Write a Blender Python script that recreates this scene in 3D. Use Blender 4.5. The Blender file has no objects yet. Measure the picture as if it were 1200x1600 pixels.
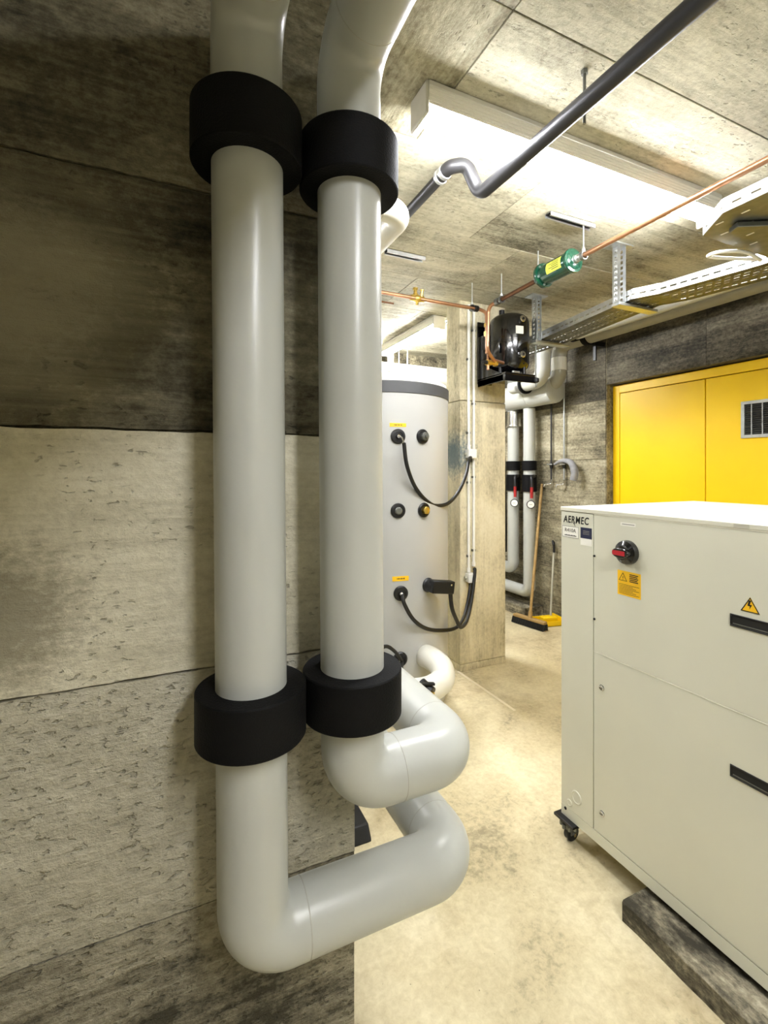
import bpy, bmesh, math, random
from mathutils import Vector, Matrix
random.seed(7)
S = bpy.context.scene
COL = S.collection
R = math.radians
# ------------------------------------------------------------------ camera
FX, HOR, EYE = 740.0, 735.0, 1.5
CS, CC = math.sin(R(24.55)), math.cos(R(24.55))
cd = bpy.data.cameras.new('camera'); cam = bpy.data.objects.new('camera', cd); COL.objects.link(cam)
cam.location = (0, 0, EYE); cam.rotation_euler = (R(90), 0, -R(24.55))
cd.sensor_fit = 'VERTICAL'; cd.sensor_height = 36; cd.lens = FX / 1600 * 36
cd.shift_y = -(800 - HOR) / 1600.0
cd.clip_start = 0.02
S.camera = cam
# ------------------------------------------------------------------ world, exposure
w = bpy.data.worlds.new('world'); S.world = w; w.use_nodes = True
w.node_tree.nodes['Background'].inputs[0].default_value = (.9, .93, 1, 1)
w.node_tree.nodes['Background'].inputs[1].default_value = 0.02
S.view_settings.view_transform = 'Standard'; S.view_settings.look = 'None'
S.view_settings.gamma = 1; S.view_settings.use_curve_mapping = False
S.view_settings.exposure = 2.05
LAMP = 30.0          # radiance of the fluorescent diffusers

def P(u, v, Z):
    """world point that lies Z metres ahead of the eye along a line of sight"""
    a = (u - 600) / FX; b = (HOR - v) / FX
    return Vector(((CS + a * CC) * Z, (CC - a * CS) * Z, EYE + b * Z))
# ------------------------------------------------------------------ materials
def srgb(h):
    if isinstance(h, str):
        h = [int(h[i:i + 2], 16) / 255 for i in (0, 2, 4)]
    return tuple((c / 12.92 if c <= .04045 else ((c + .055) / 1.055) ** 2.4) for c in h) + (1,)
def nt(name):
    m = bpy.data.materials.new(name); m.use_nodes = True
    t = m.node_tree; return m, t, t.nodes['Principled BSDF']
def N(t, kind, **k):
    n = t.nodes.new(kind)
    for a, b in k.items(): setattr(n, a, b)
    return n
def math_n(t, op, a, b=None):
    n = N(t, 'ShaderNodeMath', operation=op)
    for i, q in enumerate((a, b)):
        if q is None: continue
        if isinstance(q, (int, float)): n.inputs[i].default_value = q
        else: t.links.new(q, n.inputs[i])
    return n.outputs[0]
def plain(name, col, rough=.5, metal=0, spec=.5, var=.06, nscale=12, bump=0, bscale=200, coat=0):
    m, t, p = nt(name)
    c = srgb(col)
    tc = N(t, 'ShaderNodeTexCoord')
    no = N(t, 'ShaderNodeTexNoise'); no.inputs['Scale'].default_value = nscale; no.inputs['Detail'].default_value = 6
    t.links.new(tc.outputs['Object'], no.inputs['Vector'])
    rp = N(t, 'ShaderNodeValToRGB')
    rp.color_ramp.elements[0].position = .3; rp.color_ramp.elements[1].position = .7
    rp.color_ramp.elements[0].color = tuple(q * (1 - var) for q in c[:3]) + (1,)
    rp.color_ramp.elements[1].color = tuple(min(1, q * (1 + var)) for q in c[:3]) + (1,)
    t.links.new(no.outputs[0], rp.inputs[0]); t.links.new(rp.outputs[0], p.inputs['Base Color'])
    p.inputs['Roughness'].default_value = rough; p.inputs['Metallic'].default_value = metal
    p.inputs['Specular IOR Level'].default_value = spec; p.inputs['Coat Weight'].default_value = coat
    if bump:
        n2 = N(t, 'ShaderNodeTexNoise'); n2.inputs['Scale'].default_value = bscale
        t.links.new(tc.outputs['Object'], n2.inputs['Vector'])
        b = N(t, 'ShaderNodeBump'); b.inputs['Strength'].default_value = bump; b.inputs['Distance'].default_value = .002
        t.links.new(n2.outputs[0], b.inputs['Height']); t.links.new(b.outputs[0], p.inputs['Normal'])
    return m
def emit(name, col, s):
    m, t, p = nt(name)
    p.inputs['Base Color'].default_value = srgb(col)
    p.inputs['Emission Color'].default_value = srgb(col); p.inputs['Emission Strength'].default_value = s
    return m
def concrete(name, cols, axis='x', grain=1.0, pits=.5, rough=.75, bump=.6, patch=1.6, stain=None, contrast=1.0, rnd=.03, bdist=.012, hcol=.55):
    """board marked concrete: grain runs along `axis`, soft patches, fine speckle, air holes"""
    m, t, p = nt(name); L = t.links.new
    ge = N(t, 'ShaderNodeNewGeometry'); oi = N(t, 'ShaderNodeObjectInfo')
    off = N(t, 'ShaderNodeVectorMath', operation='SCALE'); off.inputs[0].default_value = (7, 3, 5)
    L(oi.outputs['Random'], off.inputs['Scale'])
    ad = N(t, 'ShaderNodeVectorMath', operation='ADD'); L(ge.outputs['Position'], ad.inputs[0]); L(off.outputs[0], ad.inputs[1])
    V = ad.outputs[0]
    def noise(sc, stretch, det=8, dist=0, ro=.6):
        mp = N(t, 'ShaderNodeMapping')
        s = [1, 1, 1]; s['xyz'.index(axis)] = stretch
        mp.inputs['Scale'].default_value = s
        L(V, mp.inputs['Vector'])
        n = N(t, 'ShaderNodeTexNoise'); n.inputs['Scale'].default_value = sc; n.inputs['Detail'].default_value = det
        n.inputs['Roughness'].default_value = ro; n.inputs['Distortion'].default_value = dist
        L(mp.outputs[0], n.inputs['Vector']); return n.outputs[0]
    pa = noise(patch, .6, 6, .4, .62)
    st = noise(16 * grain, .07, 6, .3)
    gr = noise(90 * grain, .05, 3)
    fi = noise(55, .7, 6, 0, .75)
    a = math_n(t, 'MULTIPLY', pa, .44); b = math_n(t, 'MULTIPLY', st, .20)
    c = math_n(t, 'MULTIPLY', fi, .26); d = math_n(t, 'MULTIPLY', gr, .10)
    f = math_n(t, 'ADD', math_n(t, 'ADD', a, b), math_n(t, 'ADD', c, d))
    f = math_n(t, 'ADD', f, math_n(t, 'MULTIPLY', math_n(t, 'SUBTRACT', oi.outputs['Random'], .5), rnd))
    rp = N(t, 'ShaderNodeValToRGB'); e = rp.color_ramp.elements
    k = .095 / contrast
    pos = [.5 - k, .5 - k * .3, .5 + k * .4, .5 + k * 1.1]
    e[0].position = pos[0]; e[0].color = srgb(cols[0])
    e[1].position = pos[3]; e[1].color = srgb(cols[3])
    for q, h in ((pos[1], cols[1]), (pos[2], cols[2])):
        x = e.new(q); x.color = srgb(h)
    L(f, rp.inputs[0]); colr = rp.outputs[0]
    # air holes
    pn = noise(85, .5, 3, .3, .5)
    h = N(t, 'ShaderNodeMapRange'); h.inputs['From Min'].default_value = .70 - .04 * pits; h.inputs['From Max'].default_value = .64 - .04 * pits
    L(pn, h.inputs['Value'])
    gate = N(t, 'ShaderNodeMapRange'); gate.inputs['From Min'].default_value = .60 - .2 * pits; gate.inputs['From Max'].default_value = .70 - .2 * pits
    n5 = N(t, 'ShaderNodeTexNoise'); n5.inputs['Scale'].default_value = 5; n5.inputs['Detail'].default_value = 3
    L(V, n5.inputs['Vector']); L(n5.outputs[0], gate.inputs['Value'])
    hole = math_n(t, 'MULTIPLY', math_n(t, 'SUBTRACT', 1.0, h.outputs[0]), gate.outputs[0])
    mx = N(t, 'ShaderNodeMix', data_type='RGBA'); mx.inputs[7].default_value = srgb(cols[0])
    L(math_n(t, 'MULTIPLY', hole, hcol), mx.inputs[0]); L(colr, mx.inputs[6]); colr = mx.outputs[2]
    if stain:
        (cx, cy, cz), rad, sc, amt = stain
        ds = N(t, 'ShaderNodeVectorMath', operation='DISTANCE'); ds.inputs[1].default_value = (cx, cy, cz)
        ms = N(t, 'ShaderNodeVectorMath', operation='MULTIPLY'); ms.inputs[1].default_value = (1, 1, 1)
        L(ge.outputs['Position'], ds.inputs[0])
        mr = N(t, 'ShaderNodeMapRange'); mr.inputs['From Min'].default_value = rad; mr.inputs['From Max'].default_value = rad * .4
        L(math_n(t, 'ADD', ds.outputs['Value'], math_n(t, 'MULTIPLY', math_n(t, 'SUBTRACT', fi, .5), rad * 1.6)), mr.inputs['Value'])
        m2 = N(t, 'ShaderNodeMix', data_type='RGBA'); m2.inputs[7].default_value = srgb(sc)
        L(math_n(t, 'MULTIPLY', mr.outputs[0], amt), m2.inputs[0]); L(colr, m2.inputs[6]); colr = m2.outputs[2]
    L(colr, p.inputs['Base Color'])
    p.inputs['Roughness'].default_value = rough; p.inputs['Specular IOR Level'].default_value = .35
    hh = math_n(t, 'ADD', math_n(t, 'MULTIPLY', st, .7), math_n(t, 'MULTIPLY', fi, .8))
    hh = math_n(t, 'SUBTRACT', math_n(t, 'ADD', hh, math_n(t, 'MULTIPLY', gr, .25)), math_n(t, 'MULTIPLY', hole, .9))
    bp = N(t, 'ShaderNodeBump'); bp.inputs['Strength'].default_value = bump; bp.inputs['Distance'].default_value = bdist
    L(hh, bp.inputs['Height']); L(bp.outputs[0], p.inputs['Normal'])
    return m
M = {}
M['wall_dark'] = concrete('concrete_dark', ['2c2a20', '5a5543', '857f68', 'b3ac92'], 'x', 1, .5, bump=.8, contrast=.9, patch=2.6, bdist=.02, hcol=.4, stain=((-.27, 1.135, 1.86), .24, 'a8a189', .75))
M['wall_light'] = concrete('concrete_light', ['777260', 'bdb79f', 'd3cdb5', 'e3dec8'], 'x', 1, .5, bump=.7, contrast=.9, stain=((-.29, 1.135, 1.21), .17, '8d8772', .8))
M['wall_mid'] = concrete('concrete_pitted', ['8a8470', 'c2bca5', 'dad4bd', 'e8e3cf'], 'x', 1, 1.1, bump=.85, contrast=.85, patch=2.2, bdist=.026, hcol=.3)
M['wall_low'] = concrete('concrete_low', ['524e3e', '9d967f', 'c8c1a8', 'e0dac4'], 'x', 1.2, 1.2, bump=.9, contrast=.95, bdist=.034, hcol=.3)
M['ceil'] = concrete('ceiling_concrete', ['5f5b49', 'a39e88', 'c2bda5', 'd6d1ba'], 'x', .9, .7, bump=.35, contrast=.9, patch=2.4)
M['ceil_y'] = concrete('ceiling_concrete_cross', ['423e2e', '7a745c', 'a7a188', 'c6c1a8'], 'y', .9, .6, bump=.4, contrast=1.0)
M['wall_r'] = concrete('side_wall_concrete', ['2f2c22', '736c56', 'a1997e', 'c2ba9f'], 'y', .9, .6, bump=.5, contrast=1.0)
M['wall_top_shaded'] = concrete('dark_concrete_shaded', ['1c1a14', '454136', '6b6555', '8e8876'], 'y', .9, .6, bump=.5)  # dark concrete, with shade above the door partly put into its colour
M['column'] = concrete('column_concrete', ['7d7660', 'bdb497', 'dad1b2', 'e6dfc5'], 'z', 1, .2, bump=.2, contrast=.75, patch=3.5,
                       stain=((1.975, 3.06, 1.62), .2, '44606e', .8))
M['curb'] = concrete('curb_concrete', ['3a362a', '686251', '978f78', 'bfb79e'], 'y', 1, .8, bump=.6, patch=7, contrast=1.2)
def floor_mat():
    m, t, p = nt('screed_floor'); L = t.links.new
    ge = N(t, 'ShaderNodeNewGeometry')
    def no(sc, det=8, ro=.6, di=.3):
        n = N(t, 'ShaderNodeTexNoise'); n.inputs['Scale'].default_value = sc; n.inputs['Detail'].default_value = det
        n.inputs['Roughness'].default_value = ro; n.inputs['Distortion'].default_value = di
        L(ge.outputs['Position'], n.inputs['Vector']); return n.outputs[0]
    f = math_n(t, 'ADD', math_n(t, 'MULTIPLY', no(2.2), .62), math_n(t, 'MULTIPLY', no(38, 6, .7), .38))
    rp = N(t, 'ShaderNodeValToRGB'); e = rp.color_ramp.elements
    e[0].position = .36; e[0].color = srgb('968c70'); e[1].position = .64; e[1].color = srgb('dfd5b4')
    x = e.new(.45); x.color = srgb('c2b591'); x = e.new(.55); x.color = srgb('d2c7a3')
    L(f, rp.inputs[0])
    sn = N(t, 'ShaderNodeMapRange'); sn.inputs['From Min'].default_value = .56; sn.inputs['From Max'].default_value = .72
    L(math_n(t, 'ADD', math_n(t, 'MULTIPLY', no(1.7, 5, .55), .75), math_n(t, 'MULTIPLY', no(11, 5, .7), .25)), sn.inputs['Value'])
    sx_ = N(t, 'ShaderNodeMix', data_type='RGBA'); sx_.inputs[7].default_value = srgb('8f7a58'); L(math_n(t, 'MULTIPLY', sn.outputs[0], .75), sx_.inputs[0]); L(rp.outputs[0], sx_.inputs[6])
    vo = N(t, 'ShaderNodeTexVoronoi'); vo.inputs['Scale'].default_value = 14; L(ge.outputs['Position'], vo.inputs['Vector'])
    mr = N(t, 'ShaderNodeMapRange'); mr.inputs['From Min'].default_value = .035; mr.inputs['From Max'].default_value = .02
    L(vo.outputs['Distance'], mr.inputs['Value'])
    mx = N(t, 'ShaderNodeMix', data_type='RGBA'); mx.inputs[7].default_value = srgb('5a5138')
    L(math_n(t, 'MULTIPLY', mr.outputs[0], .6), mx.inputs[0]); L(sx_.outputs[2], mx.inputs[6]); L(mx.outputs[2], p.inputs['Base Color'])
    p.inputs['Roughness'].default_value = .5; p.inputs['Specular IOR Level'].default_value = .35
    b = N(t, 'ShaderNodeBump'); b.inputs['Strength'].default_value = .15; b.inputs['Distance'].default_value = .004
    L(f, b.inputs['Height']); L(b.outputs[0], p.inputs['Normal'])
    return m
M['floor'] = floor_mat()
M['pvc'] = plain('grey_plastic_jacket', 'b7b9b2', .30, 0, .5, .03, 5, .06, 60)
M['pvc_white'] = plain('white_plastic_jacket', 'dedcd0', .4, 0, .5, .03, 5)
M['seam'] = plain('jacket_seam', 'b0afa5', .5)
M['foam'] = plain('black_foam', '060607', .7, 0, .2, .1, 60, .5, 260)
M['black'] = plain('black_plastic', '0e0e0f', .4, 0, .5)
M['black_gloss'] = plain('black_gloss_paint', '08080a', .16, 0, .6, coat=.6)
M['rubber'] = plain('black_rubber', '111111', .55)
M['dkgrey'] = plain('dark_grey_pipe', '2c2c2e', .42, .1, .5)
M['steel'] = plain('galvanised_steel', 'c4c7c6', .35, .85, .5, .12, 30)
M['steel_dk'] = plain('dull_zinc', '777974', .45, .8, .5, .15, 30)
M['chrome'] = plain('chrome', 'dcdcdc', .15, 1)
M['copper'] = plain('copper', 'b98a68', .35, .85, .5, .15, 15)
M['copper_dk'] = plain('tarnished_copper', '6d4c35', .4, .8, .5, .2, 15)
M['brass'] = plain('brass', 'd2b45c', .3, .9, .5, .15, 40)
M['green'] = plain('green_enamel', '07402c', .25, 0, .6, .05, coat=.4)
M['yellow'] = plain('yellow_paint', 'ffd200', .42, 0, .5, .03, 3)
M['yellow_lbl'] = plain('yellow_label', 'f3bf18', .5)
M['cream'] = plain('cream_powder_coat', 'd3d2c0', .42, 0, .5, .02, 4, .12, 700)
M['cream_edge'] = plain('cream_sheet_edge', 'e6e3d2', .4)
M['gap'] = plain('dark_gap', '15140f', .8)
M['white'] = plain('white_plastic', 'f1f0ea', .4)
M['tank'] = plain('silver_grey_jacket', 'b3b4b1', .38, .1, .5, .03, 3)
M['red'] = plain('red_plastic', 'b0202c', .4)
M['red_dk'] = plain('red_handle', 'a32222', .4)
M['navy'] = plain('navy_print', '232844', .4)
M['ink'] = plain('black_ink', '0b0b0b', .5)
M['paper'] = plain('white_label', 'eeece2', .5)
M['wood'] = plain('ash_wood', 'a98a55', .55, 0, .4, .2, 20)
M['cloth'] = plain('grey_cloth', '8e8e90', .9, 0, .2, .15, 30)
M['door_gap'] = plain('door_shadow_gap', '5a4406', .7)
M['grey_lbl'] = plain('grey_sticker', 'b5b3a2', .5)
M['grey_pipe'] = plain('grey_pipe_jacket', '9c9a8c', .5)
M['lamp_body'] = plain('lamp_housing', 'd0cdc0', .35)
M['diffuser'] = emit('lamp_diffuser', 'f9faff', LAMP)
M['prism'] = plain('lamp_prism_side', 'e6e3d6', .3, var=.01)
M['diffuser_near'] = emit('lamp_diffuser_room', 'f9faff', LAMP * 1.4)
M['diffuser_far'] = emit('lamp_diffuser_twin_tube', 'f9faff', LAMP * 1.8)
# ------------------------------------------------------------------ mesh builder
ORG = {}
def tag(o, label=None, cat=None, group=None, kind=None):
    if label: o['label'] = label
    if cat: o['category'] = cat
    if group: o['group'] = group
    if kind: o['kind'] = kind
    return o
def empty(name, loc, label=None, cat=None, group=None, kind=None):
    o = bpy.data.objects.new(name, None); COL.objects.link(o); o.location = loc; o.empty_display_size = .05
    ORG[o.name] = Vector(loc); return tag(o, label, cat, group, kind)
def perp(d):
    d = d.normalized(); a = Vector((0, 0, 1)) if abs(d.z) < .9 else Vector((1, 0, 0))
    u = d.cross(a).normalized(); return u, d.cross(u).normalized()
class MB:
    def __init__(s): s.v = []; s.f = []
    def add(s, vs, fs):
        k = len(s.v); s.v += [Vector(q) for q in vs]; s.f += [tuple(i + k for i in f) for f in fs]; return s
    def box(s, lo, hi):
        x0, y0, z0 = lo; x1, y1, z1 = hi
        return s.add([(x0, y0, z0), (x1, y0, z0), (x1, y1, z0), (x0, y1, z0), (x0, y0, z1), (x1, y0, z1), (x1, y1, z1), (x0, y1, z1)],
                     [(3, 2, 1, 0), (4, 5, 6, 7), (0, 1, 5, 4), (1, 2, 6, 5), (2, 3, 7, 6), (3, 0, 4, 7)])
    def bar(s, a, b, wx, wz, up=(0, 0, 1)):
        a = Vector(a); b = Vector(b); d = (b - a).normalized(); up = Vector(up)
        sd = d.cross(up).normalized(); u = sd.cross(d).normalized()
        vs = []
        for p in (a, b):
            for i, j in ((-1, -1), (1, -1), (1, 1), (-1, 1)): vs.append(p + sd * wx / 2 * i + u * wz / 2 * j)
        return s.add(vs, [(0, 1, 2, 3), (7, 6, 5, 4), (4, 5, 1, 0), (5, 6, 2, 1), (6, 7, 3, 2), (7, 4, 0, 3)])
    def lathe(s, prof, o, d, seg=32):
        """prof: (radius, distance along d)"""
        o = Vector(o); d = Vector(d).normalized(); u, w_ = perp(d); vs = []; fs = []
        n = len(prof)
        for r, h in prof:
            for k in range(seg):
                a = 2 * math.pi * k / seg
                vs.append(o + d * h + (u * math.cos(a) + w_ * math.sin(a)) * max(r, 1e-5))
        for i in range(n - 1):
            for k in range(seg):
                q = (k + 1) % seg
                fs.append((i * seg + k, i * seg + q, (i + 1) * seg + q, (i + 1) * seg + k))
        if prof[0][0] > 1e-4: fs.append(tuple(range(seg))[::-1])
        if prof[-1][0] > 1e-4: fs.append(tuple((n - 1) * seg + k for k in range(seg)))
        return s.add(vs, fs)
    def cyl(s, a, b, r, seg=24, r2=None):
        a = Vector(a); b = Vector(b); L_ = (b - a).length
        return s.lathe([(r, 0), (r if r2 is None else r2, L_)], a, b - a, seg)
    def tube(s, pts, r, seg=20, caps=True):
        pts = [Vector(p) for p in pts]; n = len(pts)
        tg = []
        for i in range(n):
            a = (pts[i] - pts[i - 1]).normalized() if i else None
            b = (pts[i + 1] - pts[i]).normalized() if i < n - 1 else None
            tg.append((a + b).normalized() if a and b else (a or b))
        u, _ = perp(tg[0]); vs = []; fs = []
        for i in range(n):
            u = (u - tg[i] * u.dot(tg[i])).normalized(); w_ = tg[i].cross(u)
            rr = r[i] if isinstance(r, (list, tuple)) else r
            for k in range(seg):
                a = 2 * math.pi * k / seg; vs.append(pts[i] + (u * math.cos(a) + w_ * math.sin(a)) * rr)
        for i in range(n - 1):
            for k in range(seg):
                q = (k + 1) % seg; fs.append((i * seg + k, i * seg + q, (i + 1) * seg + q, (i + 1) * seg + k))
        if caps: fs += [tuple(range(seg))[::-1], tuple((n - 1) * seg + k for k in range(seg))]
        return s.add(vs, fs)
    def prism(s, poly, fn, d0, d1):
        n = len(poly)
        vs = [fn(a, b, d0) for a, b in poly] + [fn(a, b, d1) for a, b in poly]
        fs = [tuple(range(n))[::-1], tuple(range(n, 2 * n))] + [(i, (i + 1) % n, (i + 1) % n + n, i + n) for i in range(n)]
        return s.add(vs, fs)
    def build(s, name, mat, parent=None, bevel=0, smooth=38, seg=2):
        me = bpy.data.meshes.new(name)
        o0 = ORG[parent.name] if parent else None
        if parent is None:
            lo = [min(v[i] for v in s.v) for i in range(3)]; hi = [max(v[i] for v in s.v) for i in range(3)]
            o0 = Vector(((lo[0] + hi[0]) / 2, (lo[1] + hi[1]) / 2, lo[2]))
        me.from_pydata([tuple(v - o0) for v in s.v], [], s.f)
        bm = bmesh.new(); bm.from_mesh(me); bmesh.ops.recalc_face_normals(bm, faces=bm.faces); bm.to_mesh(me); bm.free()
        me.materials.append(mat)
        o = bpy.data.objects.new(name, me); COL.objects.link(o)
        if parent: o.parent = parent
        else: o.location = o0
        ORG[o.name] = o0.copy()
        if smooth:
            me.polygons.foreach_set('use_smooth', [True] * len(me.polygons)); me.set_sharp_from_angle(angle=R(smooth))
        if bevel:
            b = o.modifiers.new('bevel', 'BEVEL'); b.width = bevel; b.segments = seg; b.limit_method = 'ANGLE'; b.angle_limit = R(40)
        return o
def bend(pts, rad, n=10):
    """round the corners of a polyline"""
    pts = [Vector(p) for p in pts]; out = [pts[0]]
    for i in range(1, len(pts) - 1):
        a, b, c = pts[i - 1], pts[i], pts[i + 1]
        r = rad[i - 1] if isinstance(rad, (list, tuple)) else rad
        d1 = (a - b).normalized(); d2 = (c - b).normalized()
        ang = d1.angle(d2); k = min(r / math.tan(ang / 2), (a - b).length * .49, (c - b).length * .49)
        rr = k * math.tan(ang / 2)
        cen = b + (d1 + d2).normalized() * (rr / math.sin(ang / 2))
        p0 = b + d1 * k; p1 = b + d2 * k; v0 = p0 - cen; v1 = p1 - cen
        th = v0.angle(v1); ax = v0.cross(v1).normalized()
        for j in range(n + 1): out.append(cen + Matrix.Rotation(th * j / n, 3, ax) @ v0)
    out.append(pts[-1]); return out
def spline(pts, n=8):
    pts = [Vector(p) for p in pts]; q = [pts[0] * 2 - pts[1]] + pts + [pts[-1] * 2 - pts[-2]]; out = []
    for i in range(1, len(q) - 2):
        for j in range(n):
            t = j / n; a, b, c, d = q[i - 1], q[i], q[i + 1], q[i + 2]
            out.append(.5 * ((2 * b) + (c - a) * t + (2 * a - 5 * b + 4 * c - d) * t * t + (3 * b - a - 3 * c + d) * t ** 3))
    out.append(pts[-1]); return out
def text(body, size, mat, parent, rot, loc, off=0.0, shear=0.0, ext=.0003, sx=1.0):
    cu = bpy.data.curves.new('lettering', 'FONT'); cu.body = body; cu.size = size; cu.offset = off; cu.shear = shear; cu.extrude = ext; cu.space_character = 1.12 if off > 0 else 1.0
    cu.align_x = 'CENTER'; cu.align_y = 'CENTER'; cu.resolution_u = 3
    to = bpy.data.objects.new('tmp', cu); COL.objects.link(to)
    me = bpy.data.meshes.new_from_object(to.evaluated_get(bpy.context.evaluated_depsgraph_get()))
    bpy.data.objects.remove(to); me.materials.clear(); me.materials.append(mat)
    o = bpy.data.objects.new('lettering', me); COL.objects.link(o); o.parent = parent
    o.rotation_euler = rot; o.location = Vector(loc) - ORG[parent.name]; o.scale = (sx, 1, 1)
    ORG[o.name] = Vector(loc); return o
def copy_tree(o, parent=None):
    c = o.copy(); COL.objects.link(c)
    if parent: c.parent = parent
    ORG[c.name] = ORG.get(o.name, Vector()).copy()
    for ch in list(o.children): copy_tree(ch, c)
    return c
CEIL = 2.77
XR = 3.55
# ================================================================== the setting
fl = MB().box((-2.2, -2.7, -.12), (3.9, 4.9, 0)).build('floor', M['floor'], smooth=0); tag(fl, kind='structure')
st = MB().box((1.962, 2.35, .0002), (1.982, 2.985, .001)).build('floor_joint', plain('pale_joint_filler', 'e2d8be', .5), fl, smooth=0)
ce = MB().box((-2.2, -2.7, CEIL + .012), (3.9, 4.9, CEIL + .2)).build('ceiling', M['gap'], smooth=0); tag(ce, kind='structure')
ys = [-2.6, -2.3, -1.75, -1.2, -.65, -.08, .48, 1.04, 1.6, 2.16, 2.74, 3.3, 3.86, 4.42, 4.6]
for i in range(len(ys) - 1):
    a, b = ys[i] + .0015, ys[i + 1] - .0015
    cuts = [-2.1, .868, 2.55, XR + .2] if ys[i] < 1.5 else [-2.1, 1.5 + .35 * (i % 2), XR + .2]
    for j in range(len(cuts) - 1):
        mt = M['ceil_y'] if (abs(ys[i] - 1.04) < .01 and j == 0) else M['ceil']
        dz = random.uniform(0, .0025)
        MB().box((cuts[j] + .0012, a, CEIL - dz), (cuts[j + 1] - .0012, b, CEIL + .02)).build('concrete_panel', mt, ce, smooth=0, bevel=.0015, seg=1)
# left stub wall with its formwork lifts
YW = 1.14; XE = .4375
wl = MB().box((-2.1, YW + .008, 0), (XE - .004, YW + .26, CEIL)).build('wall_left', M['wall_dark'], smooth=0); tag(wl, kind='structure')
zs = [0, .522, 1.055, 1.587, 2.127, CEIL]
for i in range(5):
    mt = [M['wall_low'], M['wall_mid'], M['wall_light'], M['wall_dark'], M['wall_dark']][i]
    pr = [0, .003, .005, 0, .002][i]
    cuts = [-2.1, -.78 + .1 * (i % 2), XE]
    for j in range(2):
        b = MB(); x0, x1 = cuts[j] + .001, cuts[j + 1] - .001; z0, z1 = zs[i] + .0028, zs[i + 1] - .0028
        n = 40; vs = []; fs = []        # slightly ragged upper and lower edge
        jit = [random.uniform(-.0016, .0016) for _ in range(2 * n + 2)]
        for k in range(n + 1):
            x = x0 + (x1 - x0) * k / n
            vs += [(x, YW - pr, z0 + jit[k]), (x, YW - pr, z1 + jit[k + n]), (x, YW + .02, z1 + jit[k + n]), (x, YW + .02, z0 + jit[k])]
        for k in range(n):
            q = 4 * k
            for c in range(4): fs.append((q + c, q + (c + 1) % 4, q + 4 + (c + 1) % 4, q + 4 + c))
        fs += [(0, 3, 2, 1), (4 * n, 4 * n + 1, 4 * n + 2, 4 * n + 3)]
        b.add(vs, fs).build('concrete_panel', mt, wl, smooth=0)
# right wall with recessed yellow door, beam above
wr = empty('wall_right', (XR, 1, 0), kind='structure')
MB().box((XR, 3.006, 0), (XR + .3, 4.9, CEIL)).build('masonry', M['wall_r'], wr, smooth=0)
MB().box((XR, -2.7, 2.262), (XR + .3, 2.15, CEIL)).build('lintel', M['wall_top_shaded'], wr, smooth=0)
MB().box((XR, 2.153, 2.262), (XR + .3, 3.006, CEIL)).build('lintel', M['wall_top_shaded'], wr, smooth=0)
MB().box((XR + .16, -2.7, 0), (XR + .3, 3.006, 2.262)).build('reveal_back', M['wall_r'], wr, smooth=0)
XD = 3.63
for k, (a, b_) in enumerate(((0.0, .52), (.522, 1.06), (1.062, 1.60), (1.602, 2.13), (2.132, CEIL))):
    MB().box((XR - .006 - .002 * (k % 2), 3.012, a), (XR + .01, 4.59, b_ - .002)).build('concrete_panel', M['wall_top_shaded' if k == 4 else 'wall_r'], wr, smooth=0, bevel=.002, seg=1)
dr = empty('door_1', (XD, 1.9, 0), kind='structure')
fr = MB(); fr.box((XD - .01, 2.935, 0), (XD + .04, 3.0, 2.25)); fr.box((XD - .01, .55, 2.182), (XD + .04, 2.935, 2.25)); fr.box((XD - .01, .48, 0), (XD + .04, .55, 2.25))
fr.build('door_frame', M['yellow'], dr, bevel=.002)
MB().box((XD + .012, .55, 0), (XD + .05, 2.935, 2.19)).build('shadow_gap', M['door_gap'], dr)
MB().box((XD - .006, 2.207, .01), (XD + .03, 2.931, 2.176)).build('door_leaf', M['yellow'], dr, bevel=.002)
MB().box((XD - .006, .556, .01), (XD + .03, 2.199, 2.176)).build('door_leaf', M['yellow'], dr, bevel=.002)
gy1, gy0, gz0, gz1 = 1.958, 1.50, 1.722, 1.975
vg = MB(); t_ = .022
for lo, hi in (((gy0, gz0), (gy1, gz0 + t_)), ((gy0, gz1 - t_), (gy1, gz1)), ((gy0, gz0 + t_), (gy0 + t_, gz1 - t_)), ((gy1 - t_, gz0 + t_), (gy1, gz1 - t_))):
    vg.box((XD - .018, lo[0], lo[1]), (XD - .004, hi[0], hi[1]))
vgo = vg.build('vent_grille', M['steel'], dr, bevel=.001)
MB().box((XD - .008, gy0 + t_, gz0 + t_), (XD - .0062, gy1 - t_, gz1 - t_)).build('vent_backing', M['gap'], vgo)
for k in range(14):
    z = gz0 + t_ + .008 + k * .0146
    MB().bar((XD - .012, gy0 + t_, z), (XD - .012, gy1 - t_, z), .008, .0022, (.5, 0, 1)).build('slat', M['steel_dk'], vgo)
for k in range(1, 7):
    y = gy0 + (gy1 - gy0) * k / 7
    MB().box((XD - .0175, y - .003, gz0 + t_), (XD - .013, y + .003, gz1 - t_)).build('mullion', M['steel'], vgo)
for nm, lo, hi in (('wall_back', (-2.2, 4.6, 0), (3.9, 4.9, CEIL)), ('wall_rear', (-2.2, -2.7, 0), (3.9, -2.5, CEIL)), ('wall_far_left', (-2.2, -2.6, 0), (-2.0, 4.8, CEIL))):
    tag(MB().box(lo, hi).build(nm, M['wall_r'] if nm == 'wall_back' else M['wall_mid'], smooth=0), kind='structure')
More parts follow.
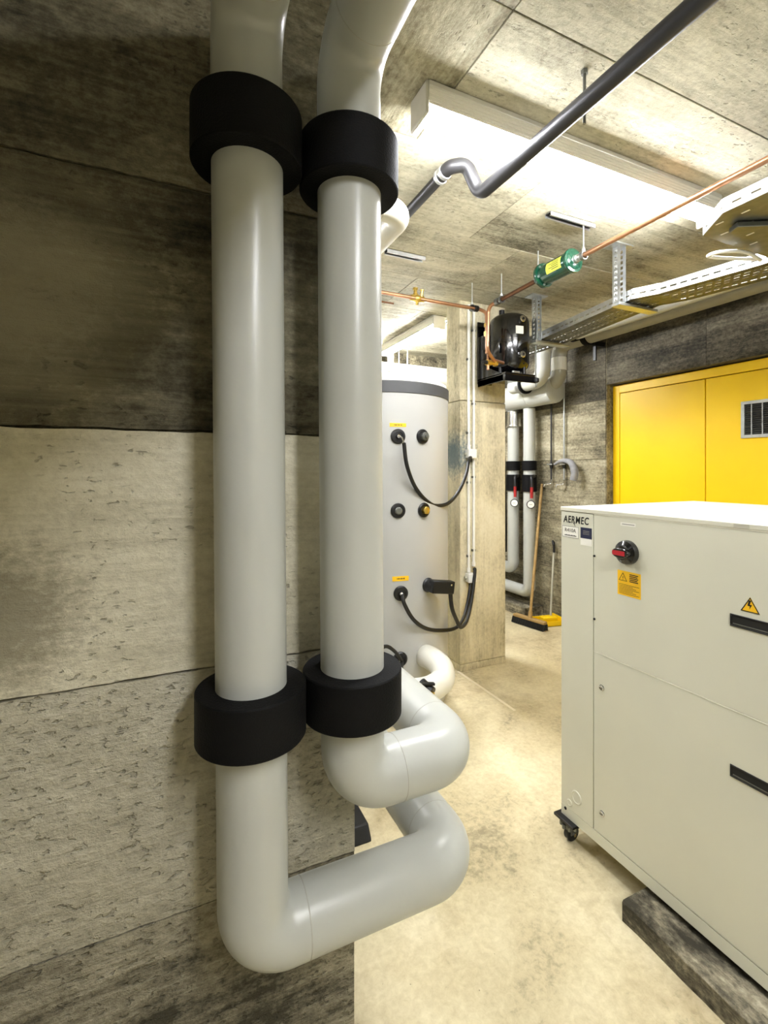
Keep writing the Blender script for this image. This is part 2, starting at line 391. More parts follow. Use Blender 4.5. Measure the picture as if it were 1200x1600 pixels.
# column with chamfer and a base band
cl = empty('concrete_column', (2.19, 3.06, 0), 'board-marked pale concrete column behind the grey tank, carrying the compressor', 'column')
MB().box((1.98, 2.97, .052), (2.40, 3.16, 2.02)).build('shaft', M['column'], cl, bevel=.006, smooth=0)
MB().box((1.979, 2.969, 0), (2.401, 3.161, .050)).build('base_band', M['column'], cl, bevel=.003, smooth=0)
MB().box((1.98, 2.973, 2.024), (2.40, 3.16, CEIL)).build('upper_shaft', M['column'], cl, bevel=.006, smooth=0)
# ================================================================== fluorescent lamps
def lamp(name, c, L_, along, label, group='ceiling fluorescent lamps', dm='diffuser'):
    r = empty(name, (c[0], c[1], CEIL - .112), label, 'lamp', group)
    def q(a, b_, z): return (c[0] + a, c[1] + b_, z) if along == 'x' else (c[0] + b_, c[1] + a, z)
    def bx(m, a0, a1, b0, b1, z0, z1):
        p = q(a0, b0, z0); s_ = q(a1, b1, z1)
        m.box([min(p[i], s_[i]) for i in range(3)], [max(p[i], s_[i]) for i in range(3)]); return m
    h = L_ / 2
    bx(MB(), -h + .01, h - .01, -.058, .058, CEIL - .022, CEIL - .003).build('housing', M['lamp_body'], r, bevel=.003)
    # prismatic side strips, ribs along the lamp
    for sgn in (-1, 1):
        m = MB()
        for k in range(5 if sgn < 0 else 3):
            bb = .056 - .0016 * k
            bx(m, -h + .012, h - .012, sgn * (bb - .004), sgn * bb, CEIL - .022 - .0105 * (k + 1), CEIL - .0222 - .0105 * k)
        m.build('prism_side', M['prism'], r)
    prof = [(-.041, 0), (-.038, -.02), (-.026, -.034), (0, -.04), (.026, -.034), (.038, -.02), (.041, 0)]
    z0 = CEIL - .066
    vs = [q(s_ * (h - .014), b_, z0 + z) for s_ in (-1, 1) for b_, z in prof]
    n = len(prof)
    MB().add(vs, [tuple(range(n))[::-1], tuple(range(n, 2 * n))] + [(i, (i + 1) % n, (i + 1) % n + n, i + n) for i in range(n)]).build('diffuser', M[dm], r, smooth=50)
    for s_ in (-1, 1):
        bx(MB(), s_ * (h - .012), s_ * h, -.058, .058, CEIL - .112, CEIL - .003).build('end_cap', M['lamp_body'], r, bevel=.006)
    return r
lamp('fluorescent_lamp', (1.54, 1.39), 1.56, 'x', 'long fluorescent ceiling lamp above the cream chiller cabinet')
lamp('fluorescent_lamp', (2.02, 3.85), 1.04, 'y', 'fluorescent ceiling lamp behind the grey tank', dm='diffuser_far')
lamp('fluorescent_lamp', (.62, -1.15), 1.56, 'y', 'fluorescent ceiling lamp in the near part of the plant room, behind the viewer', dm='diffuser_near')
lamp('fluorescent_lamp', (0.0, 2.9), 1.56, 'x', 'fluorescent ceiling lamp behind the left stub wall')
# ================================================================== the two large insulated pipes
def big_pipe(x0, xt, z_low, zsag, label, nm='insulated_pipe'):
    r = empty(nm, (x0, 1.0, z_low), label, 'pipe')
    ZT = 2.43; pr = .071; br = .085
    tp = xt; bt = x0                           # a touch out of plumb
    path = [(tp, -2.45, ZT), (tp, 1.0, ZT), (bt, 1.0, z_low), (.646, 1.0, z_low), (.646, 3.7, z_low)]
    MB().tube(bend(path, [.088, .076, .078], 14), pr, 48).build('pipe_jacket', M['pvc'], r, smooth=60)
    def seam(p, d):
        p = Vector(p); d = Vector(d); MB().lathe([(pr + .0002, -.0012), (pr + .0006, -.0006), (pr + .0006, .0006), (pr + .0002, .0012)], p, d, 48).build('jacket_seam', M['seam'], r)
    seam((bt + .105, 1.0, z_low), (1, 0, 0)); seam((.646, 1.105, z_low), (0, 1, 0))
    seam((tp, .88, ZT), (0, 1, 0))
    def xat(z): return tp + (bt - tp) * (ZT - z) / (ZT - z_low)
    for z0, z1 in ((.958, 1.06), (2.118, 2.228)):
        c0 = .010
        x = xat((z0 + z1) / 2)
        MB().lathe([(pr - .001, 0), (.1085, 0), (.1105, .003), (.1105, z1 - z0 - .003), (.1085, z1 - z0), (pr - .001, z1 - z0)], (x, 1.0, z0), (0, 0, 1), 64).build('foam_collar', M['foam'], r, smooth=30)
    return r
big_pipe(.161, .147, .540, 0, 'grey insulated pipe nearest the left wall, with the lower horizontal run')
big_pipe(.380, .369, .806, 0, 'grey insulated pipe at the wall end, right of the first, with the higher horizontal run')
# white pipe loop high behind the second pipe
r = empty('white_pipe', (.894, 1.74, 2.5), 'small white insulated pipe elbow beneath the ceiling, right of the second big pipe', 'pipe')
MB().tube(bend([(.2, 1.74, 2.56), (.885, 1.74, 2.56), (.885, 4.30, 2.56)], .08, 10), .05, 32).build('pipe_jacket', M['pvc_white'], r, smooth=60)
MB().lathe([(.0502, -.001), (.0512, 0), (.0502, .001)], (.78, 1.74, 2.56), (1, 0, 0), 32).build('jacket_seam', M['seam'], r)
# ================================================================== hot water tank
TX, TY, TR = 1.31, 2.92, .45
tk = empty('storage_tank', (TX, TY, 0), 'tall silver-grey cylindrical storage tank behind the big pipes', 'tank')
MB().lathe([(TR - .02, 0), (TR - .02, .06), (TR, .062), (TR, 1.955), (TR - .01, 1.957)], (TX, TY, 0), (0, 0, 1), 96).build('tank_jacket', M['tank'], tk)
MB().lathe([(TR + .003, 1.955), (TR + .005, 1.957), (TR + .005, 2.022), (TR - .004, 2.028)], (TX, TY, 0), (0, 0, 1), 96).build('rim_band', plain('dark_grey_band', '4a4b4d', .45), tk)
MB().lathe([(TR - .006, 2.02), (TR - .01, 2.05), (TR - .05, 2.075), (TR - .2, 2.10), (0, 2.11)], (TX, TY, 0), (0, 0, 1), 96).build('tank_lid', M['white'], tk, smooth=60)
def port(p, kind):
    x, y, z = p; d = Vector((x - TX, y - TY, 0)).normalized(); o = Vector((TX, TY, z)) + d * TR
    g = MB().lathe([(.044, 0), (.044, .006), (.038, .012), (.028, .013), (.027, .008)], o, d, 28).build('port_flange', M['black'], tk)
    if kind == 'plug':
        MB().lathe([(.026, .004), (.026, .034), (.022, .038), (.0, .038)], o, d, 8).build('hex_plug', M['steel_dk'], g)
        MB().lathe([(.012, .038), (.012, .05), (.0, .051)], o, d, 10).build('plug_head', M['steel_dk'], g)
    elif kind == 'cap':
        MB().lathe([(.022, .004), (.022, .02), (.016, .026), (0, .027)], o, d, 20).build('cap', M['steel_dk'], g)
    elif kind == 'brass':
        MB().lathe([(.024, .004), (.024, .03), (.018, .034), (0, .034)], o, d, 6).build('hex_plug', M['brass'], g)
    elif kind == 'gland':
        MB().lathe([(.015, .004), (.015, .02), (.009, .03), (.006, .036), (0, .036)], o, d, 16).build('cable_gland', M['chrome'], g)
    return o, d
o1, d1 = port((1.222, 2.479, 1.698), 'gland'); port((1.383, 2.476, 1.702), 'plug')
port((1.222, 2.479, 1.265), 'cap'); port((1.393, 2.478, 1.263), 'brass')
o5, d5 = port((1.238, 2.476, .782), 'gland'); o7, d7 = port((1.234, 2.476, .398), 'gland')
o6, d6 = port((1.425, 2.486, .81), 'none')
sd = d6.cross(Vector((0, 0, 1)))
hd = MB(); b0 = o6 + d6 * .012; hd.cyl(b0, b0 + d6 * .05, .038, 24); hd.build('heater_neck', M['black'], tk)
e1 = b0 + d6 * .055
hx = MB(); hx.bar(e1 + Vector((-.035, 0, .008)), e1 + Vector((.115, .0, -.012)), .055, .075); hx.build('heater_head', M['black'], tk, bevel=.006)
MB().lathe([(.006, 0), (.005, .004), (0, .005)], e1 + Vector((.09, -.028, .008)), (0, -1, 0), 10).build('screw', M['chrome'], tk)
def curved_label(p, wd, ht):
    x, y, z = p; a0 = math.atan2(y - TY, x - TX); vs = []; fs = []; n = 6
    for i in range(n + 1):
        a = a0 + (i / n - .5) * wd / TR
        for rr in (TR + .0004, TR + .0014):
            for zz in (z - ht / 2, z + ht / 2): vs.append((TX + rr * math.cos(a), TY + rr * math.sin(a), zz))
    for i in range(n):
        q = 4 * i; fs += [(q + 2, q + 6, q + 7, q + 3), (q, q + 1, q + 5, q + 4), (q + 1, q + 3, q + 7, q + 5), (q, q + 4, q + 6, q + 2)]
    fs += [(0, 2, 3, 1), (4 * n, 4 * n + 1, 4 * n + 3, 4 * n + 2)]
    lb = MB().add(vs, fs).build('yellow_label', M['yellow_lbl'], tk); m = MB()
    for k in range(6):
        a = a0 + (k - 2.5) * .007 / TR * 1.2; d = Vector((math.cos(a), math.sin(a), 0)); c = Vector((TX, TY, z)) + d * (TR + .0016)
        m.bar(c - Vector((-d.y, d.x, 0)) * .003, c + Vector((-d.y, d.x, 0)) * .003, .0006, ht * (.18 + .1 * (k % 2)))
    m.build('print', M['ink'], lb)
curved_label((1.222, 2.479, 1.765), .10, .022); curved_label((1.238, 2.476, .868), .10, .028)
# ---- cables on the tank
def cable(name, pts, r, label, n=8, mat='rubber'):
    o = MB().tube(spline(pts, n), r, 12).build(name, M[mat], smooth=60); tag(o, label, 'cable'); return o
g1 = o1 + d1 * .036
tag(MB().tube([g1, g1 + Vector((.012, -.012, -.012)), P(631, 692, 2.70)], .0045, 8).build('sensor_lead', M['chrome']), 'short silver sensor lead on the upper left tank port', 'cable')
cable('black_cable', [P(631, 692, 2.70), P(636, 728, 2.72), P(650, 763, 2.78), P(672, 786, 2.88), P(697, 788, 3.0), P(716, 769, 3.15), P(728, 742, 3.3), P(733, 718, 3.46), (2.055, 2.935, 1.60)], .0115,
      'black cable looping from the upper junction box to the upper tank sensor')
g5 = o5 + d5 * .034
cable('black_cable', [g5, P(632, 944, 2.72), P(646, 968, 2.76), P(666, 982, 2.84), P(690, 985, 2.95), P(712, 981, 3.1), P(724, 966, 3.3), P(731, 940, 3.44), (2.05, 2.935, .665)], .0115,
      'black cable looping from the lower junction box to the lower left tank port')
cable('black_cable', [e1 + Vector((.10, 0, -.03)), P(706, 949, 2.86), P(713, 968, 2.98), P(720, 980, 3.12), P(730, 968, 3.3), P(738, 930, 3.45), P(742, 893, 3.52), (2.092, 2.95, .76)], .0125,
      'black cable from the heater head up to the lower end of the right conduit')
cable('black_cable', [P(585, 1022, 2.5), P(602, 1010, 2.55), P(617, 1018, 2.62), o7 + d7 * .034, P(628, 1046, 2.64), P(640, 1062, 2.6), P(655, 1085, 2.7)], .010,
      'black cable at the lowest tank port above the white elbow')
# ---- white drain elbow
r = empty('drain_pipe', (1.45, 2.35, .2), 'short white insulated U-bend at the foot of the grey tank', 'pipe')
A0 = P(668, 1034, 2.82)
MB().tube(spline([P(655, 1022, 2.93), P(672, 1028, 2.78), P(689, 1042, 2.68), P(691, 1062, 2.62), P(672, 1076, 2.55), P(640, 1082, 2.50), P(610, 1088, 2.46), P(560, 1098, 2.4)], 10), .066, 32).build('pipe_jacket', M['pvc_white'], r, smooth=60)
for q_, dd in ((P(690, 1052, 2.65), (.1, .35, 1)),):
    MB().lathe([(.0662, -.0012), (.0672, 0), (.0662, .0012)], q_, dd, 32)
vv = P(672, 1079, 2.44)
vb = MB().cyl(vv + Vector((-.03, .05, .02)), vv + Vector((0, -.015, -.01)), .034, 20).build('drain_valve', M['black'], r, bevel=.003)
MB().cyl(vv + Vector((0, -.015, -.01)), vv + Vector((.004, -.024, -.012)), .014, 14).build('valve_stem', M['brass'], vb)
MB().bar(vv + Vector((-.05, 0, .045)), vv + Vector((.02, -.01, .035)), .022, .012).build('valve_lever', M['black'], vb, bevel=.002)
# ---- white duct behind the tank with its hangers
r = empty('white_duct', (1.3, 3.85, 2.27), 'white insulated pipe running crosswise behind the top of the tank', 'pipe')
MB().tube(bend([(-1.9, 4.44, 2.51), (3.1, 4.44, 2.51)], .12), .105, 36).build('pipe_jacket', M['pvc_white'], r, smooth=60)
for x in (2.2, 2.3, 1.62):
    b = MB().cyl((x, 4.44, 2.55), (x, 4.44, CEIL - .003), .006, 10).build('hanger_rod', M['steel'], r)
MB().box((2.02, 4.32, 2.50), (2.08, 4.335, CEIL - .003)).build('hanger_channel', M['steel'], r)
r = empty('conduit_rail', (2.1, 3.9, 2.7), 'thin grey conduits running along the ceiling beside the lamp behind the tank', 'conduit')
for x in (2.12, 2.16):
    MB().cyl((x, 3.3, CEIL - .02), (x, 4.58, CEIL - .02), .008, 10).build('conduit', M['grey_pipe'], r)
for y in (3.45, 3.9, 4.3):
    MB().box((2.105, y - .008, CEIL - .034), (2.18, y + .008, CEIL - .003)).build('clip', M['steel_dk'], r)
# ---- conduits and boxes on the column
YC = 2.97
for x, z0, z1, lb in ((2.046, 1.66, 2.74, 'upper left light grey conduit on the column, running down into the upper junction box'),
                      (2.046, .74, 1.588, 'light grey conduit on the column between the two junction boxes'),
                      (2.092, .78, 2.72, 'right light grey conduit running down the front of the column')):
    r = empty('conduit', (x, YC - .011, z0), lb, 'conduit')
    MB().cyl((x, YC - .013, z0), (x, YC - .013, z1), .0105, 16).build('tube', M['white'], r, smooth=60)
    z = z0 + .12
    while z < z1:
        MB().box((x - .015, YC - .02, z - .008), (x + .015, YC - .001, z + .008)).build('clip', M['steel_dk'], r, bevel=.002); z += .55
    MB().cyl((x, YC - .013, z0), (x, YC - .013, z0 + .03), .014, 14).build('coupler', M['white'], r)
for z, lb in ((1.624, 'upper white junction box on the column'), (.702, 'lower white junction box on the column')):
    r = empty('junction_box', (2.056, YC - .02, z - .036), lb, 'box')
    MB().box((2.02, YC - .055, z - .035), (2.092, YC - .027, z + .035)).build('box_lid', M['white'], r, bevel=.006)
    MB().box((2.023, YC - .027, z - .032), (2.089, YC - .001, z + .032)).build('box_body', M['white'], r, bevel=.003)
    MB().cyl((2.023, YC - .018, z), (2.008, YC - .018, z), .011, 14).build('knockout', M['grey_lbl'], r)
    MB().cyl((2.05, YC - .03, z - .034), (2.05, YC - .03, z - .06), .014, 14).build('cable_gland', M['black'], r)
# ================================================================== compressor on its bracket
KX, KY = 2.275, 2.775
cp = empty('compressor', (KX, KY, 2.19), 'glossy black hermetic compressor mounted high on the concrete column', 'compressor')
kr = .143
MB().lathe([(0, 0), (.07, .004), (.11, .02), (.132, .045), (kr, .075), (kr, .215), (kr + .002, .216), (kr + .002, .222), (kr, .223), (kr, .228), (kr + .002, .229), (kr + .002, .235), (kr, .236), (kr, .375), (.135, .40), (.115, .42), (.075, .437), (0, .445)],
           (KX, KY, 2.195), (0, 0, 1), 64).build('shell', M['black_gloss'], cp, smooth=40)
vd = Vector((-KX, -KY, 0)).normalized(); rt = Vector((-vd.y, vd.x, 0))
def onshell(a):      # a: angle to the right of the side facing the viewer
    d = Matrix.Rotation(R(a), 3, 'Z') @ vd; return d
for zz in (2.565, 2.315):
    d = onshell(36); o = Vector((KX, KY, zz)) + d * (kr - .004)
    g = MB().lathe([(.023, 0), (.023, .022), (.019, .026), (0, .026)], o, d, 20).build('service_port', M['chrome'], cp)
    MB().lathe([(.009, .026), (.009, .029), (0, .029)], o, d, 12).build('port_bore', M['black'], g)
d = onshell(30); tv = d.cross(Vector((0, 0, 1)))
c = Vector((KX, KY, 2.49)) + d * (kr + .0005)
MB().bar(c - tv * .03, c + tv * .03, .003, .055).build('rating_label', M['paper'], cp)
for k in range(3):
    a = R(90 * k + 200); q = Vector((KX + .12 * math.cos(a), KY + .12 * math.sin(a), 2.19))
    MB().cyl(q, q + Vector((0, 0, .05)), .012, 10).build('foot', M['black'], cp)
tp = MB().cyl((KX - .05, KY + .02, 2.63), (KX - .05, KY + .02, 2.67), .02, 14).build('terminal_cap', M['black'], cp)
br_ = empty('compressor_bracket', (2.25, 2.8, 2.14), 'black steel bracket plate carrying the compressor on the column', 'bracket')
MB().box((2.128, 2.64, 2.172), (2.40, 2.966, 2.186)).build('base_plate', M['black_gloss'], br_, bevel=.003)
MB().box((2.128, 2.955, 2.15), (2.26, 2.966, 2.62)).build('back_plate', M['black_gloss'], br_, bevel=.003)
MB().prism([(2.79, 2.13), (2.955, 2.13), (2.955, 2.50), (2.86, 2.50), (2.83, 2.25), (2.66, 2.172), (2.66, 2.13)], lambda a, b_, d_: Vector((d_, a, b_)), 2.128, 2.134).build('side_plate', M['black_gloss'], br_)
MB().box((2.128, 2.64, 2.125), (2.40, 2.648, 2.172)).box((2.128, 2.648, 2.125), (2.134, 2.955, 2.172)).build('lip', M['black_gloss'], br_, bevel=.002)
MB().box((2.2, 2.64, 2.187), (2.26, 2.655, 2.20)).build('clip', M['steel'], br_, bevel=.002)
MB().cyl((2.41, 2.645, 2.10), (2.41, 2.645, 2.40), .005, 10).build('tie_rod', M['steel_dk'], br_)
MB().lathe([(.012, 0), (.022, .006), (.022, .03), (.012, .036)], (2.41, 2.645, 2.13), (0, 0, 1), 16).build('rubber_mount', M['rubber'], br_)
# ================================================================== refrigerant lines
cl2 = empty('copper_pipe', (1.94, 1.2, 2.58), 'copper pipe running below the ceiling from the frame edge into the green filter', 'pipe')
MB().cyl((1.905, -2.3, 2.6), (1.935, 1.80, 2.6), .0125, 18).build('tube', M['copper'], cl2, smooth=60)
c3 = empty('copper_pipe', (1.95, 2.4, 2.3), 'dark tarnished copper pipe from the green filter bending down beside the compressor', 'pipe')
MB().cyl((1.945, 2.14, 2.6), (1.955, 2.50, 2.6), .0135, 18).build('insulated_tube', M['copper_dk'], c3, smooth=60)
MB().tube(bend([(1.955, 2.50, 2.6), (1.957, 2.60, 2.6), (1.95, 2.60, 2.30), (2.05, 2.66, 2.26), (2.16, 2.70, 2.26)], .05, 8), .0125, 18).build('tube', M['copper'], c3, smooth=60)
MB().cyl((1.955, 2.485, 2.6), (1.956, 2.515, 2.6), .022, 18).build('pipe_clamp', M['steel_dk'], c3, bevel=.002)
c4 = empty('copper_pipe', (1.5, 2.66, 2.58), 'copper pipe crossing above the tank from left to the column', 'pipe')
MB().tube(bend([(-.6, 2.69, 2.615), (1.93, 2.66, 2.595), (1.985, 2.655, 2.58), (1.99, 2.66, 2.30)], .035, 8), .0115, 16).build('tube', M['copper'], c4, smooth=60)
MB().cyl((1.885, 2.66, 2.596), (1.915, 2.66, 2.596), .021, 18).build('pipe_clamp', M['black'], c4, bevel=.003)
MB().cyl((-.6, 2.715, 2.57), (1.3, 2.70, 2.555), .006, 12).build('capillary', M['copper_dk'], c4)
bv = empty('brass_valve', (1.45, 2.67, 2.58), 'brass shut-off valve on the copper pipe above the tank', 'valve')
vx = 1.455
MB().lathe([(.014, -.05), (.02, -.045), (.02, -.03), (.016, -.028), (.024, -.012), (.026, 0), (.024, .012), (.016, .028), (.02, .03), (.02, .045), (.014, .05)], (vx, 2.675, 2.602), (1, 0, 0), 12).build('body', M['brass'], bv)
MB().lathe([(.016, .015), (.016, .03), (.011, .034), (.011, .052), (.016, .054), (.016, .066), (0, .068)], (vx - .012, 2.675, 2.602), (0, 0, 1), 10).build('spindle_cap', M['brass'], bv)
MB().lathe([(.009, .01), (.009, .05), (.013, .052), (.013, .06), (0, .062)], (vx + .032, 2.675, 2.602), (0, -.2, 1), 8).build('gauge_port', M['brass'], bv)
MB().cyl((vx, 2.675, 2.585), (vx, 2.675, 2.562), .009, 8).build('drain_screw', M['brass'], bv)
# oil-return fittings and pressure valves left of the compressor
fv = empty('service_valve', (2.0, 2.68, 2.2), 'cluster of brass and black service valves on the left of the compressor', 'valve')
MB().lathe([(.02, 0), (.02, .03), (.013, .034), (.013, .06), (.02, .064), (.02, .085), (.01, .09)], (1.99, 2.66, 2.42), (0, 0, 1), 8).build('upper_valve', M['brass'], fv)
MB().box((1.998, 2.69, 2.34), (2.04, 2.73, 2.43)).build('pressure_switch', M['black'], fv, bevel=.004)
MB().lathe([(.022, 0), (.022, .03), (.014, .034), (.014, .07), (.02, .074), (.02, .09), (0, .092)], (1.99, 2.66, 2.24), (1, .12, 0), 8).build('lower_valve', M['brass'], fv)
MB().cyl((1.955, 2.66, 2.24), (1.99, 2.66, 2.24), .014, 10).build('valve_cap', M['black'], fv)
MB().cyl((2.0, 2.66, 2.19), (2.0, 2.66, 2.33), .009, 10).build('stem', M['copper'], fv)
for zz in (2.37, 2.35, 2.39): MB().cyl((2.012, 2.688, zz), (2.012, 2.68, zz), .006, 8).build('screw', M['chrome'], fv)
# green filter drier
GX, GZ = 1.937, 2.602
gf = empty('filter_drier', (GX, 1.96, GZ - .066), 'green cylindrical filter drier with bolted flange, hung below the ceiling', 'filter')
MB().lathe([(.030, -.01), (.047, -.004), (.053, .006), (.055, .02), (.055, .2), (.053, .215)], (GX, 1.845, GZ), (0, 1, 0), 40).build('canister', M['green'], gf)
MB().lathe([(.03, -.004), (.061, 0), (.063, .004), (.063, .012), (.061, .016), (.03, .018)], (GX, 1.845, GZ), (0, 1, 0), 40).build('end_flange', M['green'], gf)
MB().lathe([(.03, 0), (.066, 0), (.068, .003), (.068, .02), (.066, .023), (.03, .023)], (GX, 2.052, GZ), (0, 1, 0), 40).build('cover_flange', M['green'], gf)
for k in range(6):
    a = R(60 * k + 20); q = Vector((GX + .056 * math.cos(a), 2.045, GZ + .056 * math.sin(a)))
    MB().cyl(q, q + Vector((0, .036, 0)), .0065, 6).build('bolt', M['steel'], gf)
MB().lathe([(.028, 0), (.028, .006), (.016, .02), (.014, .05)], (GX, 2.078, GZ), (0, 1, 0), 16).build('outlet_stub', M['copper_dk'], gf)
MB().lathe([(.013, 0), (.02, .004), (.02, .02), (.015, .024), (.021, .03), (.021, .044), (.03, .05)], (GX, 1.79, GZ), (0, 1, 0), 14).build('inlet_nut', M['steel'], gf)
# label wrapped on the side towards the viewer
vs = []; fs = []; n = 6
for i in range(n + 1):
    a = R(150 + 62 * i / n)
    for rr in (.0554, .0562):
        for y in (1.885, 1.99): vs.append((GX + rr * math.cos(a), y, GZ + rr * math.sin(a)))
for i in range(n):
    q = 4 * i; fs += [(q + 2, q + 6, q + 7, q + 3), (q, q + 1, q + 5, q + 4), (q + 1, q + 3, q + 7, q + 5), (q, q + 4, q + 6, q + 2)]
fs += [(0, 2, 3, 1), (4 * n, 4 * n + 1, 4 * n + 3, 4 * n + 2)]
lb = MB().add(vs, fs).build('yellow_label', plain('lime_label', 'c8cf4a', .5), gf)
m = MB()
for k in range(5):
    a = R(158 + 10 * k); c = Vector((GX + .0566 * math.cos(a), 1.9, GZ + .0566 * math.sin(a))); m.bar(c, c + Vector((0, .05 + .02 * (k % 2), 0)), .0035, .0006, (math.cos(a), 0, math.sin(a)))
m.build('print', M['ink'], lb)
# hanger strut + rods
def rail(x0, x1, y, label):
    o = empty('ceiling_rail', ((x0 + x1) / 2, y, CEIL - .03), label, 'rail')
    m = MB(); m.box((x0, y - .02, CEIL - .0235), (x1, y - .0185, CEIL - .003)); m.box((x0, y + .0185, CEIL - .0235), (x1, y + .02, CEIL - .003)); m.box((x0, y - .02, CEIL - .0045), (x1, y + .02, CEIL - .003))
    m.box((x0, y - .0185, CEIL - .0235), (x1, y - .011, CEIL - .022)); m.box((x0, y + .011, CEIL - .0235), (x1, y + .0185, CEIL - .022))
    m.build('channel', M['steel'], o); MB().box((x0 + .001, y - .0185, CEIL - .0095), (x1 - .001, y + .0185, CEIL - .008)).build('channel_interior', M['gap'], o)
    return o
rail(1.70, 2.0, 1.782, 'short galvanised mounting rail on the ceiling above the green filter')
rail(1.14, 1.39, 2.47, 'short galvanised mounting rail on the ceiling behind the white elbow')
def rod(x, y, z, label, ring=.02, r_=.004):
    o = empty('hanger_rod', (x, y, z), label, 'hanger', None)
    MB().cyl((x, y, z + ring), (x, y, CEIL - .004), r_, 10).build('rod', M['steel'], o)
    MB().lathe([(ring - .003, -.009), (ring + .003, -.009), (ring + .003, .009), (ring - .003, .009), (ring - .003, -.009)], (x, y, z), (0, 1, 0), 20).build('clamp_ring', M['steel_dk'], o)
    MB().cyl((x, y, z + ring), (x, y, z + ring + .016), .009, 6).build('nut', M['steel'], o)
rod(1.937, 1.782, 2.6, 'threaded hanger rod holding the near end of the green filter')
rod(1.944, 2.116, 2.6, 'threaded hanger rod at the far end of the green filter')
rod(1.955, 2.46, 2.6, 'threaded hanger rod on the tarnished copper pipe')
rod(1.87, 2.662, 2.597, 'threaded hanger rod on the copper pipe next to the column')
o = empty('hanger_rod', (1.2, 1.1, 2.6), 'bare threaded rod hanging from the ceiling behind the dark pipe', 'hanger')
MB().cyl((1.2, 1.1, 2.597), (1.2, 1.1, CEIL - .004), .005, 10).build('rod', M['steel_dk'], o); MB().cyl((1.2, 1.1, CEIL - .016), (1.2, 1.1, CEIL - .004), .011, 6).build('nut', M['steel_dk'], o)
# dark drain pipe with its swan neck
dp = empty('dark_pipe', (1.1, 1.2, 2.6), 'dark grey pipe with an S-bend crossing beneath the ceiling in front of the long lamp', 'pipe')
MB().tube(bend([(1.165, -2.4, 2.617), (1.15, 1.585, 2.617), (1.095, 1.60, 2.735), (1.035, 1.63, 2.725), (1.034, 1.70, 2.722)], [.045, .04, .03], 8), .027, 28).build('tube', M['dkgrey'], dp, smooth=60)
MB().cyl((1.034, 1.67, 2.723), (1.034, 4.58, 2.69), .023, 24).build('dark_sleeve', M['black'], dp, smooth=60)
fit = MB().lathe([(.026, 0), (.030, .003), (.030, .018), (.027, .021), (.027, .034), (.031, .037), (.031, .05), (.026, .053)], (1.034, 1.655, 2.7235), (0, 1, 0), 24).build('union_fitting', M['steel'], dp)
tag(fit, 'galvanised union fitting')
# ================================================================== cable trays
def tray(name, cl_, w_, z, label, side=1, rail_h=.055, slots=True, start_side=None):
    """cl_: polyline (x,y) of the left rail; the tray spreads w_ metres to +x"""
    r = empty(name, (cl_[0][0], cl_[0][1], z), label, 'cable tray')
    for off, nm in ((0, 'side_rail'), (w_, 'side_rail')):
        m = MB()
        for (a, b_) in zip(cl_[:-1], cl_[1:]):
            A = Vector((a[0] + off, a[1], z)); B = Vector((b_[0] + off, b_[1], z)); L_ = (B - A).length; d = (B - A) / L_
            def sg(t0, t1, z0, z1): m.bar(A + d * t0 + Vector((0, 0, (z0 + z1) / 2)), A + d * t1 + Vector((0, 0, (z0 + z1) / 2)), .0018, z1 - z0)
            zs_ = rail_h * .38
            sg(0, L_, 0, zs_); sg(0, L_, zs_ + .008, rail_h)
            t = 0
            while t < L_:
                sg(t, min(t + .018, L_), zs_, zs_ + .008); t += .05
            m.bar(A + Vector((.006 * (1 if off == 0 else -1), 0, rail_h)), B + Vector((.006 * (1 if off == 0 else -1), 0, rail_h)), .013, .0018)
        m.build(nm, M['steel'], r, smooth=0)
    m = MB(); nr = 7
    for (a, b_) in zip(cl_[:-1], cl_[1:]):
        A = Vector((a[0], a[1], z)); B = Vector((b_[0], b_[1], z)); L_ = (B - A).length; d = (B - A) / L_
        for k in range(nr + 1):
            o_ = w_ * (k + .0) / nr; hw = w_ / nr - .009
            m.bar(A + Vector((min(max(o_, hw / 2), w_ - hw / 2), 0, 0)), B + Vector((min(max(o_, hw / 2), w_ - hw / 2), 0, 0)), hw, .0016)
        for k in range(nr):
            o_ = w_ * (k + .5) / nr; t = -.02 * (k % 2)
            while t < L_:
                a0, a1 = max(t, 0), min(t + .014, L_)
                if a1 > a0: m.bar(A + d * a0 + Vector((o_, 0, 0)), A + d * a1 + Vector((o_, 0, 0)), .0095, .0016)
                t += .04
    m.build('perforated_base', M['steel_dk'], r, smooth=0)
    return r
tray('cable_tray', [(2.55, -.6), (2.50, 1.26), (2.41, 1.70), (2.345, 1.82), (2.36, 1.94), (2.475, 2.72), (2.50, 3.3)], .24, 2.452, 'long perforated galvanised cable tray hung along the right side of the ceiling')
r = empty('cable_tray', (1.9, 1.0, 2.452), 'upper near cable tray section with an angled end at the right frame edge', 'cable tray')
for (a, b_) in (((1.87, -.6), (1.865, 1.07)), ((1.865, 1.07), (1.975, 1.21))):
    m = MB(); A = Vector((a[0], a[1], 2.452)); B = Vector((b_[0], b_[1], 2.452)); L_ = (B - A).length; d = (B - A) / L_
    for z0, z1 in ((0, .018), (.026, .05)):
        m.bar(A + Vector((0, 0, (z0 + z1) / 2)), B + Vector((0, 0, (z0 + z1) / 2)), .0018, z1 - z0)
    t = L_
    while t > 0:
        m.bar(A + d * max(0, t - .03) + Vector((0, 0, .022)), A + d * t + Vector((0, 0, .022)), .0018, .008); t -= .062
    m.bar(A + Vector((.006, 0, .05)), B + Vector((.006, 0, .05)), .014, .0018)
    m.build('side_rail', M['steel'], r, smooth=0)
m = MB()
m.prism([(1.865, -.6), (1.865, 1.07), (1.975, 1.21), (2.44, 1.21), (2.49, -.6)], lambda a, b_, d_: Vector((a, b_, 2.452 + d_)), -.0015, 0)
